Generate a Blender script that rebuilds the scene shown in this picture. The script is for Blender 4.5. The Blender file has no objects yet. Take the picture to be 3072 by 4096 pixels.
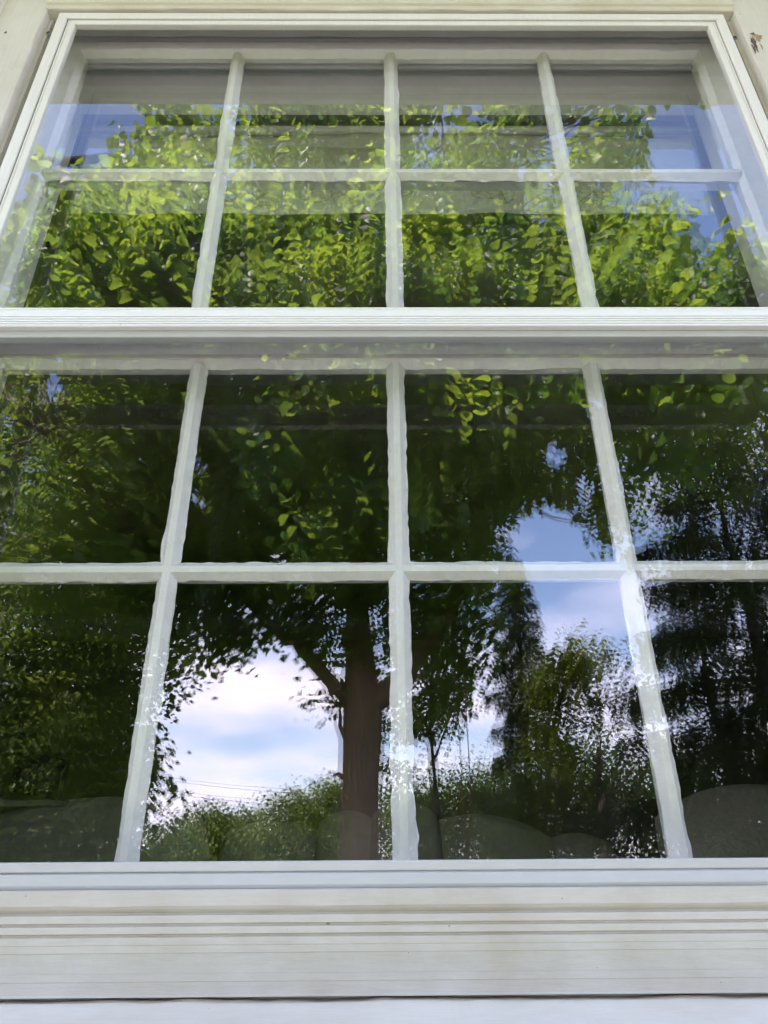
import bpy, math, random
import numpy as np
from mathutils import Vector
R_ = math.radians
SC = bpy.context.scene
COL = SC.collection
EZ = 1.6            # eye height above the lawn: window heights below are measured from it
CX, CD = -0.0253, 0.7885

# ---------------------------------------------------------------- camera
cam_d = bpy.data.cameras.new('camera')
cam = bpy.data.objects.new('camera', cam_d); COL.objects.link(cam)
cam_d.sensor_fit = 'VERTICAL'; cam_d.sensor_height = 36.0
cam_d.lens = 36.0 * 2842.0 / 4096.0
cam_d.clip_start = 0.02; cam_d.clip_end = 2000
cam.location = (CX, -CD, EZ)
_p, _y, _r = 0.49246559, 0.00858602, 0.00701124
_f = Vector((0, math.cos(_p), math.sin(_p))); _u = Vector((0, -math.sin(_p), math.cos(_p))); _x = Vector((1, 0, 0))
from mathutils import Matrix
_Z = Matrix.Rotation(-_y, 3, 'Z'); _f = _Z @ _f; _u = _Z @ _u; _x = _Z @ _x
_U = _u * math.cos(_r) + _x * math.sin(_r); _X = _x * math.cos(_r) - _u * math.sin(_r)
cam.rotation_euler = Matrix((_X, _U, -_f)).transposed().to_euler()
SC.camera = cam

# ---------------------------------------------------------------- sky, sun, exposure
SUN = Vector((-0.42, 0.78, 1.55)).normalized()
EXPO = 2.75
SC.view_settings.view_transform = 'Standard'; SC.view_settings.look = 'None'
SC.view_settings.use_white_balance = True; SC.view_settings.white_balance_temperature = 6500; SC.view_settings.white_balance_tint = 26
SC.view_settings.gamma = 1; SC.view_settings.exposure = EXPO
w = bpy.data.worlds.new('World'); SC.world = w; w.use_nodes = True
nt = w.node_tree; nt.nodes.clear()
def nd(nt, t, **kw):
    n = nt.nodes.new(t)
    for k, v in kw.items():
        if k.startswith('i_'):
            n.inputs[k[2:].replace('_', ' ')].default_value = v
        elif isinstance(k, str): setattr(n, k, v)
    return n
def ramp(nt, fac, stops):
    n = nt.nodes.new('ShaderNodeValToRGB')
    e = n.color_ramp.elements
    while len(e) < len(stops): e.new(0.5)
    for el, (p, c) in zip(e, stops):
        el.position = p; el.color = c if len(c) == 4 else (*c, 1)
    nt.links.new(fac, n.inputs[0]); return n
out = nd(nt, 'ShaderNodeOutputWorld'); bg = nd(nt, 'ShaderNodeBackground')
sky = nd(nt, 'ShaderNodeTexSky', sky_type='NISHITA', sun_disc=False)
sky.sun_elevation = math.asin(SUN.z); sky.sun_rotation = math.atan2(SUN.x, SUN.y)
sky.air_density = 1.2; sky.dust_density = 0.6; sky.ozone_density = 3.0
tc = nd(nt, 'ShaderNodeTexCoord'); sep = nd(nt, 'ShaderNodeSeparateXYZ')
nt.links.new(tc.outputs['Generated'], sep.inputs[0])
az = nd(nt, 'ShaderNodeMath', operation='ADD'); az.inputs[1].default_value = 0.22
nt.links.new(sep.outputs['Z'], az.inputs[0])
dv = nd(nt, 'ShaderNodeVectorMath', operation='DIVIDE'); cmb = nd(nt, 'ShaderNodeCombineXYZ')
for i in range(3): nt.links.new(az.outputs[0], cmb.inputs[i])
nt.links.new(tc.outputs['Generated'], dv.inputs[0]); nt.links.new(cmb.outputs[0], dv.inputs[1])
mpw = nd(nt, 'ShaderNodeMapping'); mpw.inputs['Location'].default_value = (2.3, 0.4, 0.0); mpw.inputs['Scale'].default_value = (1, 1.3, 1)
nt.links.new(dv.outputs[0], mpw.inputs[0])
cn = nd(nt, 'ShaderNodeTexNoise', noise_dimensions='3D'); cn.inputs['Scale'].default_value = 1.35; cn.inputs['Detail'].default_value = 7; cn.inputs['Roughness'].default_value = 0.52
nt.links.new(mpw.outputs[0], cn.inputs['Vector'])
elev = nd(nt, 'ShaderNodeMapRange'); elev.inputs['From Min'].default_value = 0.02; elev.inputs['From Max'].default_value = 0.62
elev.inputs['To Min'].default_value = 0.17; elev.inputs['To Max'].default_value = -0.10
nt.links.new(sep.outputs['Z'], elev.inputs[0])
ad = nd(nt, 'ShaderNodeMath', operation='ADD'); nt.links.new(cn.outputs[0], ad.inputs[0]); nt.links.new(elev.outputs[0], ad.inputs[1])
cr = ramp(nt, ad.outputs[0], [(0.44, (0, 0, 0)), (0.70, (1, 1, 1))])
cn2 = nd(nt, 'ShaderNodeTexNoise'); cn2.inputs['Scale'].default_value = 3.1; cn2.inputs['Detail'].default_value = 5
nt.links.new(mpw.outputs[0], cn2.inputs['Vector'])
CLOUD = 7.7
cc = ramp(nt, cn2.outputs[0], [(0.35, (0.78 * CLOUD, 0.83 * CLOUD, 1.02 * CLOUD)), (0.65, (0.98 * CLOUD, 0.95 * CLOUD, 1.02 * CLOUD))])
mx = nd(nt, 'ShaderNodeMix', data_type='RGBA')
nt.links.new(cr.outputs[0], mx.inputs[0]); nt.links.new(sky.outputs[0], mx.inputs[6]); nt.links.new(cc.outputs[0], mx.inputs[7])
nt.links.new(mx.outputs[2], bg.inputs[0]); bg.inputs[1].default_value = 0.145
nt.links.new(bg.outputs[0], out.inputs[0])
sd = bpy.data.lights.new('sun', 'SUN'); sd.energy = 5.0; sd.angle = R_(0.53); sd.color = (1, 0.95, 0.86)
so = bpy.data.objects.new('sun', sd); COL.objects.link(so)
so.rotation_euler = (-SUN).to_track_quat('-Z', 'Y').to_euler(); so.location = SUN * 40

SC.render.engine = 'CYCLES'
SC.cycles.use_denoising = True
try: SC.cycles.denoiser = 'OPENIMAGEDENOISE'; SC.cycles.denoising_input_passes = 'RGB_ALBEDO_NORMAL'; SC.cycles.denoising_prefilter = 'ACCURATE'
except Exception: pass
SC.cycles.use_adaptive_sampling = False
SC.cycles.max_bounces = 8; SC.cycles.transparent_max_bounces = 16; SC.cycles.glossy_bounces = 4; SC.cycles.diffuse_bounces = 3
SC.cycles.sample_clamp_indirect = 6; SC.cycles.caustics_reflective = False; SC.cycles.caustics_refractive = False

# ---------------------------------------------------------------- helpers
rng = np.random.default_rng(7); random.seed(7)

def tag(o, label=None, cat=None, group=None, kind=None):
    if label: o['label'] = label
    if cat: o['category'] = cat
    if group: o['group'] = group
    if kind: o['kind'] = kind
    return o
def empty(name, loc=(0, 0, 0)):
    o = bpy.data.objects.new(name, None); COL.objects.link(o); o.location = loc; o.empty_display_size = 0.1
    return o
def mesh_obj(name, V, F, mat, parent=None, smooth=False):
    """V world coordinates; parents are empties or meshes placed by location only"""
    V = np.asarray(V, dtype=np.float64)
    org = Vector((0, 0, 0))
    p = parent
    while p is not None: org += Vector(p.location); p = p.parent
    V = V - np.array(org)
    me = bpy.data.meshes.new(name)
    if isinstance(F, np.ndarray):          # uniform faces
        nF, k = F.shape
        me.vertices.add(len(V)); me.vertices.foreach_set('co', V.astype(np.float32).ravel())
        me.loops.add(nF * k); me.loops.foreach_set('vertex_index', F.astype(np.int32).ravel())
        me.polygons.add(nF); me.polygons.foreach_set('loop_start', np.arange(0, nF * k, k, dtype=np.int32))
        me.update(calc_edges=True)
    else:
        me.from_pydata([tuple(v) for v in V], [], F); me.update()
    if mat: me.materials.append(mat)
    if smooth: me.polygons.foreach_set('use_smooth', np.ones(len(me.polygons), dtype=bool))
    o = bpy.data.objects.new(name, me); COL.objects.link(o)
    if parent: o.parent = parent
    return o

class MB:
    def __init__(s): s.V = []; s.F = []
    def add(s, V, F):
        b = len(s.V); s.V += [tuple(v) for v in V]; s.F += [tuple(i + b for i in f) for f in F]
    def box(s, x0, x1, y0, y1, z0, z1):
        s.add([(x0,y0,z0),(x1,y0,z0),(x1,y1,z0),(x0,y1,z0),(x0,y0,z1),(x1,y0,z1),(x1,y1,z1),(x0,y1,z1)],
              [(3,2,1,0),(4,5,6,7),(0,1,5,4),(2,3,7,6),(1,2,6,5),(3,0,4,7)])
    def bar(s, axis, a0, a1, prof, m0=0.0, m1=0.0, u0=0.0, seg=1, wob=None, amp=0.0, wl=0.03, seed=0):
        """extrude the closed profile [(u, y)] along x (u = z) or z (u = x); m0, m1 mitre the ends;
        wob = indices of profile points whose u wanders by amp (hand-brushed paint edges)"""
        n = len(prof); V = []; F = []
        rg = np.random.default_rng(seed + 11)
        K = max(4, int(abs(a1 - a0) / wl)) + 2
        offs = {}
        for i in (wob or []):
            kn = rg.normal(0, 1, K); kn2 = rg.normal(0, 1, K * 3)
            tt = np.linspace(0, 1, seg + 1)
            offs[i] = amp * (np.interp(tt * (K - 1), np.arange(K), kn) * 0.7 + np.interp(tt * (K * 3 - 1), np.arange(K * 3), kn2) * 0.45)
        for k in range(seg + 1):
            t = k / seg
            for i, (u, y) in enumerate(prof):
                du = offs[i][k] if i in offs else 0
                e0 = a0 + m0 * (u - u0); e1 = a1 + m1 * (u - u0)
                a = e0 + (e1 - e0) * t
                uu = u + du
                V.append((a, y, uu) if axis == 'x' else (uu, y, a))
        for k in range(seg):
            for i in range(n):
                j = (i + 1) % n
                f = (k * n + i, k * n + j, (k + 1) * n + j, (k + 1) * n + i)
                F.append(f if axis == 'z' else f[::-1])
        F.append(tuple(range(n))[::-1] if axis == 'z' else tuple(range(n)))
        F.append(tuple(seg * n + i for i in range(n)) if axis == 'z' else tuple(seg * n + i for i in range(n))[::-1])
        s.add(V, F)
    def build(s, name, mat, parent=None, smooth=False, zoff=EZ):
        V = [(x, y, z + zoff) for x, y, z in s.V]
        o = mesh_obj(name, V, s.F, mat, parent, smooth)
        import bmesh
        bm = bmesh.new(); bm.from_mesh(o.data); bmesh.ops.recalc_face_normals(bm, faces=bm.faces); bm.to_mesh(o.data); bm.free()
        return o
def bevel(o, w=0.001, seg=2):
    m = o.modifiers.new('bevel', 'BEVEL'); m.width = w; m.segments = seg; m.limit_method = 'ANGLE'; m.angle_limit = R_(30)
    m.harden_normals = False
    return o

# ---------------------------------------------------------------- materials
def new_mat(name):
    m = bpy.data.materials.new(name); m.use_nodes = True
    nt = m.node_tree; b = nt.nodes['Principled BSDF']
    return m, nt, b
def paint(name, col, rough=0.5, streak='x', specks=0.5, chips=0.0, grime=0.3, bump=0.25, spec=0.4):
    """oil paint on wood: brush streaks, faint grime, dark specks and some flaked spots"""
    m, nt, b = new_mat(name); L = nt.links
    tc = nd(nt, 'ShaderNodeTexCoord')
    geo = nd(nt, 'ShaderNodeNewGeometry')
    mp = nd(nt, 'ShaderNodeMapping'); L.new(geo.outputs['Position'], mp.inputs[0])
    mp.inputs['Scale'].default_value = {'x': (9, 60, 60), 'z': (60, 60, 3), 'n': (14, 14, 14)}[streak]
    st = nd(nt, 'ShaderNodeTexNoise'); st.inputs['Scale'].default_value = 5; st.inputs['Detail'].default_value = 5; L.new(mp.outputs[0], st.inputs['Vector'])
    g = nd(nt, 'ShaderNodeTexNoise'); g.inputs['Scale'].default_value = 9; g.inputs['Detail'].default_value = 7; g.inputs['Roughness'].default_value = 0.65
    L.new(geo.outputs['Position'], g.inputs['Vector'])
    gr = ramp(nt, g.outputs[0], [(0.40, (1, 1, 1)), (0.72, (1 - grime * .35, 1 - grime * .42, 1 - grime * .55))])
    sr = ramp(nt, st.outputs[0], [(0.3, (0.965, 0.962, 0.955)), (0.65, (1.02, 1.02, 1.02))])
    m1 = nd(nt, 'ShaderNodeMix', data_type='RGBA', blend_type='MULTIPLY'); m1.inputs[0].default_value = 1; m1.inputs[6].default_value = (*col, 1); L.new(gr.outputs[0], m1.inputs[7])
    m2 = nd(nt, 'ShaderNodeMix', data_type='RGBA', blend_type='MULTIPLY'); m2.inputs[0].default_value = 1; L.new(m1.outputs[2], m2.inputs[6]); L.new(sr.outputs[0], m2.inputs[7])
    # specks
    vo = nd(nt, 'ShaderNodeTexVoronoi', feature='F1'); vo.inputs['Scale'].default_value = 60; vo.inputs['Randomness'].default_value = 1; L.new(geo.outputs['Position'], vo.inputs['Vector'])
    sc = nd(nt, 'ShaderNodeSeparateColor'); L.new(vo.outputs['Color'], sc.inputs[0])
    thr = nd(nt, 'ShaderNodeMath', operation='MULTIPLY'); L.new(sc.outputs[0], thr.inputs[0]); thr.inputs[1].default_value = 0.17 * specks
    pw = nd(nt, 'ShaderNodeMath', operation='POWER'); L.new(sc.outputs[1], pw.inputs[0]); pw.inputs[1].default_value = 5
    th2 = nd(nt, 'ShaderNodeMath', operation='MULTIPLY'); L.new(thr.outputs[0], th2.inputs[0]); L.new(pw.outputs[0], th2.inputs[1])
    lt = nd(nt, 'ShaderNodeMath', operation='LESS_THAN'); L.new(vo.outputs['Distance'], lt.inputs[0]); L.new(th2.outputs[0], lt.inputs[1])
    m3 = nd(nt, 'ShaderNodeMix', data_type='RGBA'); L.new(lt.outputs[0], m3.inputs[0]); L.new(m2.outputs[2], m3.inputs[6]); m3.inputs[7].default_value = (0.16, 0.13, 0.10, 1)
    last = m3.outputs[2]
    cf = None
    if chips > 0:
        cg = nd(nt, 'ShaderNodeTexNoise'); cg.inputs['Scale'].default_value = 16; cg.inputs['Detail'].default_value = 9; cg.inputs['Roughness'].default_value = 0.68; cg.inputs['Distortion'].default_value = 0.4
        L.new(geo.outputs['Position'], cg.inputs['Vector'])
        cf = ramp(nt, cg.outputs[0], [(0.735 - 0.05 * chips, (0, 0, 0)), (0.745 - 0.05 * chips, (1, 1, 1))])
        m4 = nd(nt, 'ShaderNodeMix', data_type='RGBA'); L.new(cf.outputs[0], m4.inputs[0]); L.new(last, m4.inputs[6]); m4.inputs[7].default_value = (0.30, 0.25, 0.19, 1)
        last = m4.outputs[2]
    L.new(last, b.inputs['Base Color']); b.inputs['Roughness'].default_value = rough; b.inputs['Specular IOR Level'].default_value = spec
    bp = nd(nt, 'ShaderNodeBump'); bp.inputs['Strength'].default_value = bump; bp.inputs['Distance'].default_value = 0.0015
    sm = nd(nt, 'ShaderNodeMath', operation='MULTIPLY_ADD'); L.new(st.outputs[0], sm.inputs[0]); sm.inputs[1].default_value = 0.6; L.new(g.outputs[0], sm.inputs[2])
    L.new(sm.outputs[0], bp.inputs['Height']); L.new(bp.outputs[0], b.inputs['Normal'])
    return m
def glass(name, f0=0.085, wav=0.0, scale=3.0, tint=(0.97, 0.985, 0.975), stretch=(1, 1, 1)):
    """one thin pane: both faces reflect (about 8 % head on, rising at a slant), the rest passes straight through"""
    m = bpy.data.materials.new(name); m.use_nodes = True; nt = m.node_tree; nt.nodes.clear(); L = nt.links
    o = nd(nt, 'ShaderNodeOutputMaterial'); tr = nd(nt, 'ShaderNodeBsdfTransparent'); tr.inputs[0].default_value = (*tint, 1)
    gl = nd(nt, 'ShaderNodeBsdfGlossy'); gl.inputs['Roughness'].default_value = 0.0; gl.inputs['Color'].default_value = (1, 1, 1, 1)
    geo = nd(nt, 'ShaderNodeNewGeometry')
    dt = nd(nt, 'ShaderNodeVectorMath', operation='DOT_PRODUCT'); L.new(geo.outputs['Incoming'], dt.inputs[0]); L.new(geo.outputs['True Normal'], dt.inputs[1])
    ab = nd(nt, 'ShaderNodeMath', operation='ABSOLUTE'); L.new(dt.outputs['Value'], ab.inputs[0])
    om = nd(nt, 'ShaderNodeMath', operation='SUBTRACT'); om.inputs[0].default_value = 1; L.new(ab.outputs[0], om.inputs[1])
    p5 = nd(nt, 'ShaderNodeMath', operation='POWER'); L.new(om.outputs[0], p5.inputs[0]); p5.inputs[1].default_value = 5
    ma = nd(nt, 'ShaderNodeMath', operation='MULTIPLY_ADD'); L.new(p5.outputs[0], ma.inputs[0]); ma.inputs[1].default_value = 1 - f0; ma.inputs[2].default_value = f0
    mx = nd(nt, 'ShaderNodeMixShader'); L.new(ma.outputs[0], mx.inputs[0]); L.new(tr.outputs[0], mx.inputs[1]); L.new(gl.outputs[0], mx.inputs[2]); L.new(mx.outputs[0], o.inputs[0])
    if wav > 0:
        mp = nd(nt, 'ShaderNodeMapping'); mp.inputs['Scale'].default_value = stretch; L.new(geo.outputs['Position'], mp.inputs[0])
        n = nd(nt, 'ShaderNodeTexNoise'); n.inputs['Scale'].default_value = scale; n.inputs['Detail'].default_value = 2; n.inputs['Roughness'].default_value = 0.35; L.new(mp.outputs[0], n.inputs['Vector'])
        bp = nd(nt, 'ShaderNodeBump'); bp.inputs['Strength'].default_value = 1; bp.inputs['Distance'].default_value = wav; L.new(n.outputs[0], bp.inputs['Height']); L.new(bp.outputs[0], gl.inputs['Normal'])
    return m
def leafmat(name, a, b, trans, tfac=0.38, rough=0.42, spec=0.45, nz=((0.75, 0.82, 0.8), (1.2, 1.1, 0.95)), ns=0.9):
    m, nt, p = new_mat(name); L = nt.links
    geo = nd(nt, 'ShaderNodeNewGeometry')
    cr = ramp(nt, geo.outputs['Random Per Island'], [(0.0, a), (0.75, b), (1.0, tuple(min(1, c * 1.5) for c in b))])
    n = nd(nt, 'ShaderNodeTexNoise'); n.inputs['Scale'].default_value = ns; n.inputs['Detail'].default_value = 2; L.new(geo.outputs['Position'], n.inputs['Vector'])
    nr = ramp(nt, n.outputs[0], [(0.38, nz[0]), (0.62, nz[1])])
    mm = nd(nt, 'ShaderNodeMix', data_type='RGBA', blend_type='MULTIPLY'); mm.inputs[0].default_value = 1; L.new(cr.outputs[0], mm.inputs[6]); L.new(nr.outputs[0], mm.inputs[7])
    L.new(mm.outputs[2], p.inputs['Base Color']); p.inputs['Roughness'].default_value = rough; p.inputs['Specular IOR Level'].default_value = spec
    t = nd(nt, 'ShaderNodeBsdfTranslucent')
    tr = ramp(nt, geo.outputs['Random Per Island'], [(0.0, tuple(c * .7 for c in trans)), (1.0, trans)]); mt = nd(nt, 'ShaderNodeMix', data_type='RGBA', blend_type='MULTIPLY'); mt.inputs[0].default_value = 1; L.new(tr.outputs[0], mt.inputs[6]); L.new(nr.outputs[0], mt.inputs[7]); L.new(mt.outputs[2], t.inputs[0])
    mx = nd(nt, 'ShaderNodeMixShader'); mx.inputs[0].default_value = tfac; L.new(p.outputs[0], mx.inputs[1]); L.new(t.outputs[0], mx.inputs[2])
    L.new(mx.outputs[0], nt.nodes['Material Output'].inputs[0])
    return m
def simple(name, col, rough=0.8, noise=0.0, scale=5.0, spec=0.3, bump=0.0, stretch=(1, 1, 1)):
    m, nt, b = new_mat(name); L = nt.links
    b.inputs['Roughness'].default_value = rough; b.inputs['Specular IOR Level'].default_value = spec; b.inputs['Base Color'].default_value = (*col, 1)
    if noise > 0:
        geo = nd(nt, 'ShaderNodeNewGeometry'); mp = nd(nt, 'ShaderNodeMapping'); mp.inputs['Scale'].default_value = stretch; L.new(geo.outputs['Position'], mp.inputs[0])
        n = nd(nt, 'ShaderNodeTexNoise'); n.inputs['Scale'].default_value = scale; n.inputs['Detail'].default_value = 8; n.inputs['Roughness'].default_value = 0.65; L.new(mp.outputs[0], n.inputs['Vector'])
        r = ramp(nt, n.outputs[0], [(0.3, tuple(c * (1 - noise) for c in col)), (0.7, tuple(min(1, c * (1 + noise)) for c in col))])
        L.new(r.outputs[0], b.inputs['Base Color'])
        if bump > 0:
            bp = nd(nt, 'ShaderNodeBump'); bp.inputs['Strength'].default_value = 1; bp.inputs['Distance'].default_value = bump; L.new(n.outputs[0], bp.inputs['Height']); L.new(bp.outputs[0], b.inputs['Normal'])
    return m

M = {}
M['casing'] = paint('casing_paint', (0.66, 0.62, 0.545), 0.5, 'z', 0.9, 0.5, 0.35, 0.35)
M['head'] = paint('head_paint', (0.64, 0.595, 0.48), 0.5, 'x', 0.9, 0.3, 0.4, 0.3)
M['sash'] = paint('sash_paint', (0.69, 0.67, 0.635), 0.42, 'n', 0.35, 0.0, 0.2, 0.5)
M['alu'] = paint('storm_frame_paint', (0.78, 0.75, 0.70), 0.38, 'z', 0.35, 0.0, 0.12, 0.08, 0.5)
M['alux'] = paint('storm_crossbar_paint', (0.80, 0.785, 0.76), 0.36, 'x', 0.35, 0.0, 0.1, 0.06, 0.5)
M['alub'] = paint('storm_rail_paint', (0.485, 0.485, 0.48), 0.35, 'x', 0.3, 0.0, 0.2, 0.1, 0.5)
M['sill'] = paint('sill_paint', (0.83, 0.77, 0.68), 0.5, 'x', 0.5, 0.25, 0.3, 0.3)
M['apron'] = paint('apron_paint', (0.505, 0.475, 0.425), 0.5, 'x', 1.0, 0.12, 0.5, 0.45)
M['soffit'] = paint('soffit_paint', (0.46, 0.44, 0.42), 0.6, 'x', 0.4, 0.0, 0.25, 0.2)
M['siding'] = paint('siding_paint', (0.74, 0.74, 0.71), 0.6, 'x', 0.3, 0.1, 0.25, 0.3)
M['dark'] = simple('dark_pile', (0.03, 0.028, 0.027), 0.95)
M['storm_glass'] = glass('storm_glass', 0.085, 0.00012, 4.0)
M['sash_glass'] = glass('old_sash_glass', 0.085, 0.00055, 3.0, stretch=(1.5, 1, 0.9))
M['screw'] = simple('screw_steel', (0.25, 0.25, 0.27), 0.35, spec=0.8)
M['room'] = simple('room_wall', (0.30, 0.26, 0.21), 0.9)
M['floor'] = simple('room_floor', (0.12, 0.07, 0.04), 0.6)
M['roof'] = simple('roof_shingle', (0.10, 0.095, 0.09), 0.9, 0.35, 14)

# ================================================================ HOUSE
house = tag(empty('house', (0, 3.0, 0)), 'white painted clapboard house whose eave overhangs the window', 'house')
WY0, WY1 = -0.078, 0.105      # wall outer and inner planes
OX, OZ0, OZ1 = 0.66, -0.060, 1.415
mb = MB()
ZB, ZT = -1.55, 1.905
def clap(x0, x1, z0, z1):
    z = z0; h = 0.105
    while z < z1 - 1e-6:
        zz = min(z + h, z1); y = WY0
        mb.add([(x0, y - .010, z), (x1, y - .010, z), (x1, y, zz), (x0, y, zz), (x0, WY1 - .02, z), (x1, WY1 - .02, z), (x1, WY1 - .02, zz), (x0, WY1 - .02, zz)],
               [(0, 1, 2, 3), (7, 6, 5, 4), (4, 5, 1, 0), (3, 2, 6, 7), (0, 3, 7, 4), (1, 5, 6, 2)])
        z = zz
clap(-4.5, -OX, ZB, ZT); clap(OX, 4.5, ZB, ZT); clap(-OX, OX, ZB, OZ0); clap(-OX, OX, OZ1, ZT)
mb.box(-4.5, -4.35, WY1, 7.0, ZB, ZT); mb.box(4.35, 4.5, WY1, 7.0, ZB, ZT); mb.box(-4.35, 4.35, 6.85, 7.0, ZB, ZT)
mb.build('wall', M['siding'], house)
mb = MB()
mb.box(-4.34, -OX, WY1 - .018, WY1, ZB, ZT - .01); mb.box(OX, 4.34, WY1 - .018, WY1, ZB, ZT - .01)
mb.box(-OX, OX, WY1 - .018, WY1, ZB, OZ0 - .03); mb.box(-OX, OX, WY1 - .018, WY1, OZ1 + .03, ZT - .01)
mb.box(-4.34, -4.33, WY1, 6.8, ZB, ZT - .01); mb.box(4.33, 4.34, WY1, 6.8, ZB, ZT - .01); mb.box(-4.34, 4.34, 4.2, 4.22, ZB, ZT - .01)
mb.box(-4.34, 4.34, WY1, 4.2, 1.62, 1.64)
mb.build('interior_wall', M['room'], house)
mb = MB(); mb.box(-4.34, 4.34, WY1, 4.2, -0.62, -0.60); mb.build('floor', M['floor'], house)
mb = MB()
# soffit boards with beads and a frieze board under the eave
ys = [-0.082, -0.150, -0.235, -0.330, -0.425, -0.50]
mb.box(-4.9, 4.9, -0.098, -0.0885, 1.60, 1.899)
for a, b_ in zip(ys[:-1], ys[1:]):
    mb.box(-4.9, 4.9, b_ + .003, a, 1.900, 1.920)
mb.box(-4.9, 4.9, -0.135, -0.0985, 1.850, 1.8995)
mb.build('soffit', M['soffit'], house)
mb = MB(); mb.box(-4.95, 4.95, -0.525, -0.50, 1.885, 2.035); mb.build('fascia', M['soffit'], house)
mb = MB(); gp = [(y, z + .105) for y, z in [(-.526, 1.93), (-.526, 1.83), (-.60, 1.835), (-.635, 1.875), (-.635, 1.93), (-.628, 1.93), (-.628, 1.878), (-.596, 1.845), (-.534, 1.842), (-.534, 1.93)]]
mb.bar('x', -4.95, 4.95, [(z, y) for y, z in gp]); mb.build('gutter', M['alux'], house)
mb = MB()
mb.add([(-5, -.6, 2.045), (5, -.6, 2.045), (5, 3.2, 4.205), (-5, 3.2, 4.205), (-5, -.6, 2.085), (5, -.6, 2.085), (5, 3.2, 4.265), (-5, 3.2, 4.265)],
       [(3, 2, 1, 0), (4, 5, 6, 7), (0, 1, 5, 4), (2, 3, 7, 6), (1, 2, 6, 5), (3, 0, 4, 7)])
mb.add([(-5, 3.2, 4.205), (5, 3.2, 4.205), (5, 7.3, 1.905), (-5, 7.3, 1.905), (-5, 3.2, 4.265), (5, 3.2, 4.265), (5, 7.3, 1.965), (-5, 7.3, 1.965)],
       [(3, 2, 1, 0), (4, 5, 6, 7), (0, 1, 5, 4), (2, 3, 7, 6), (1, 2, 6, 5), (3, 0, 4, 7)])
mb.build('roof', M['roof'], house)
for x in (-4.5, 4.42):
    mb = MB()
    mb.add([(x, -.06, 1.905), (x + .08, -.06, 1.905), (x + .08, 7.0, 1.905), (x, 7.0, 1.905), (x, 3.2, 4.185), (x + .08, 3.2, 4.185)], [(0, 1, 2, 3), (0, 4, 5, 1), (3, 2, 5, 4), (0, 3, 4), (1, 5, 2)])
    mb.build('gable', M['siding'], house)

# ================================================================ WINDOW CASING (fixed woodwork)
win = tag(empty('window_frame', (0, -0.1, EZ - 0.1)), 'cream painted wooden window casing with worn corners around the storm window', 'window frame')
CF = -0.1025; SP = -0.085; RX = 0.6075; RZ = 1.376
mb = MB()   # left casing: return face, front board, back band
def side_casing(sgn, seed):
    b = MB()
    prof = [(RX, SP + .02), (RX, CF + .0015), (RX + .0015, CF), (RX + .075, CF), (RX + .078, CF - .006), (RX + .082, CF - .009), (RX + .112, CF - .009), (RX + .114, CF - .006), (RX + .114, SP + .02)]
    b.bar('z', -0.060, 1.495, [(sgn * u, y) for u, y in prof], seg=140, wob=[0, 1, 2], amp=0.0006, wl=.05, seed=seed)
    return b.build('side_casing', M['casing'], win)
side_casing(-1, 3); side_casing(1, 5)
b = MB()
prof = [(RZ, SP + .02), (RZ, CF + .0015), (RZ + .0015, CF - .0002), (RZ + .010, CF - .0005), (RZ + .012, CF - .004), (RZ + .018, CF - .0055), (RZ + .075, CF - .006), (RZ + .078, CF - .012), (RZ + .11, CF - .012), (RZ + .112, CF - .03), (RZ + .122, CF - .032), (RZ + .128, SP + .02)]
b.bar('x', -RX, RX, prof[:8] + [(RZ + .112, CF - .012), (RZ + .112, SP + .02)], seg=160, wob=[0, 1, 2], amp=0.0007, wl=.06, seed=9)
b.build('head_casing', M['head'], win)
b = MB(); b.bar('x', -0.75, 0.75, [(1.4955, SP + .02), (1.4955, CF - .012), (1.499, CF - .034), (1.507, CF - .036), (1.518, SP + .02)]); b.build('drip_cap', M['head'], win)
# blind stops (the storm window is screwed to them) and jamb liner
b = MB()
for s in (-1, 1):
    b.bar('z', 0.0, 1.401, [(s * .6025, -.0405), (s * .6025, SP), (s * .67, SP), (s * .67, -.0405)], seg=60, wob=[1], amp=.0004, seed=2 + s)
b.bar('x', -.6025, .6025, [(1.401, -.0430), (1.401, SP + .0005), (1.44, SP + .0005), (1.44, -.0430)], seg=160, wob=[0], amp=.0012, wl=.04, seed=21)
b.build('blind_stop', M['casing'], win)
b = MB()
for s in (-1, 1): b.box(min(s * .625, s * .655), max(s * .625, s * .655), -.040, .11, -.03, 1.44)
b.box(-.6545, .6545, -.038, .11, 1.406, 1.44)
b.build('jamb', M['sash'], win)
b = MB()  # interior sill board under the lower sash and sub-sill
b.box(-.66, .66, -.0855, .16, -.045, -.018); b.build('inner_sill', M['sash'], win)
# stepped sub-sill, grooved apron board
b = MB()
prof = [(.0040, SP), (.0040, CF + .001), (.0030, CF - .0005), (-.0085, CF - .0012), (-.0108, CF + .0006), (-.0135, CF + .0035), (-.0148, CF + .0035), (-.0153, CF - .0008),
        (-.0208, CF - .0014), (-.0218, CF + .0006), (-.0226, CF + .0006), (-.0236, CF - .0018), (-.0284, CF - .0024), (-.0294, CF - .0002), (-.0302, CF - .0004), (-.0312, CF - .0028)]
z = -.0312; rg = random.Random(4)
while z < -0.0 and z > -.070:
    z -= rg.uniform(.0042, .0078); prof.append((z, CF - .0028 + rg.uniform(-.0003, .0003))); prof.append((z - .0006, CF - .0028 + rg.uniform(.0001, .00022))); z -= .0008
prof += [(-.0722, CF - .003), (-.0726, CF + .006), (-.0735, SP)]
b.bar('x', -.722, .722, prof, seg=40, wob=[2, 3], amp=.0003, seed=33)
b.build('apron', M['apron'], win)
b = MB()
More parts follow.
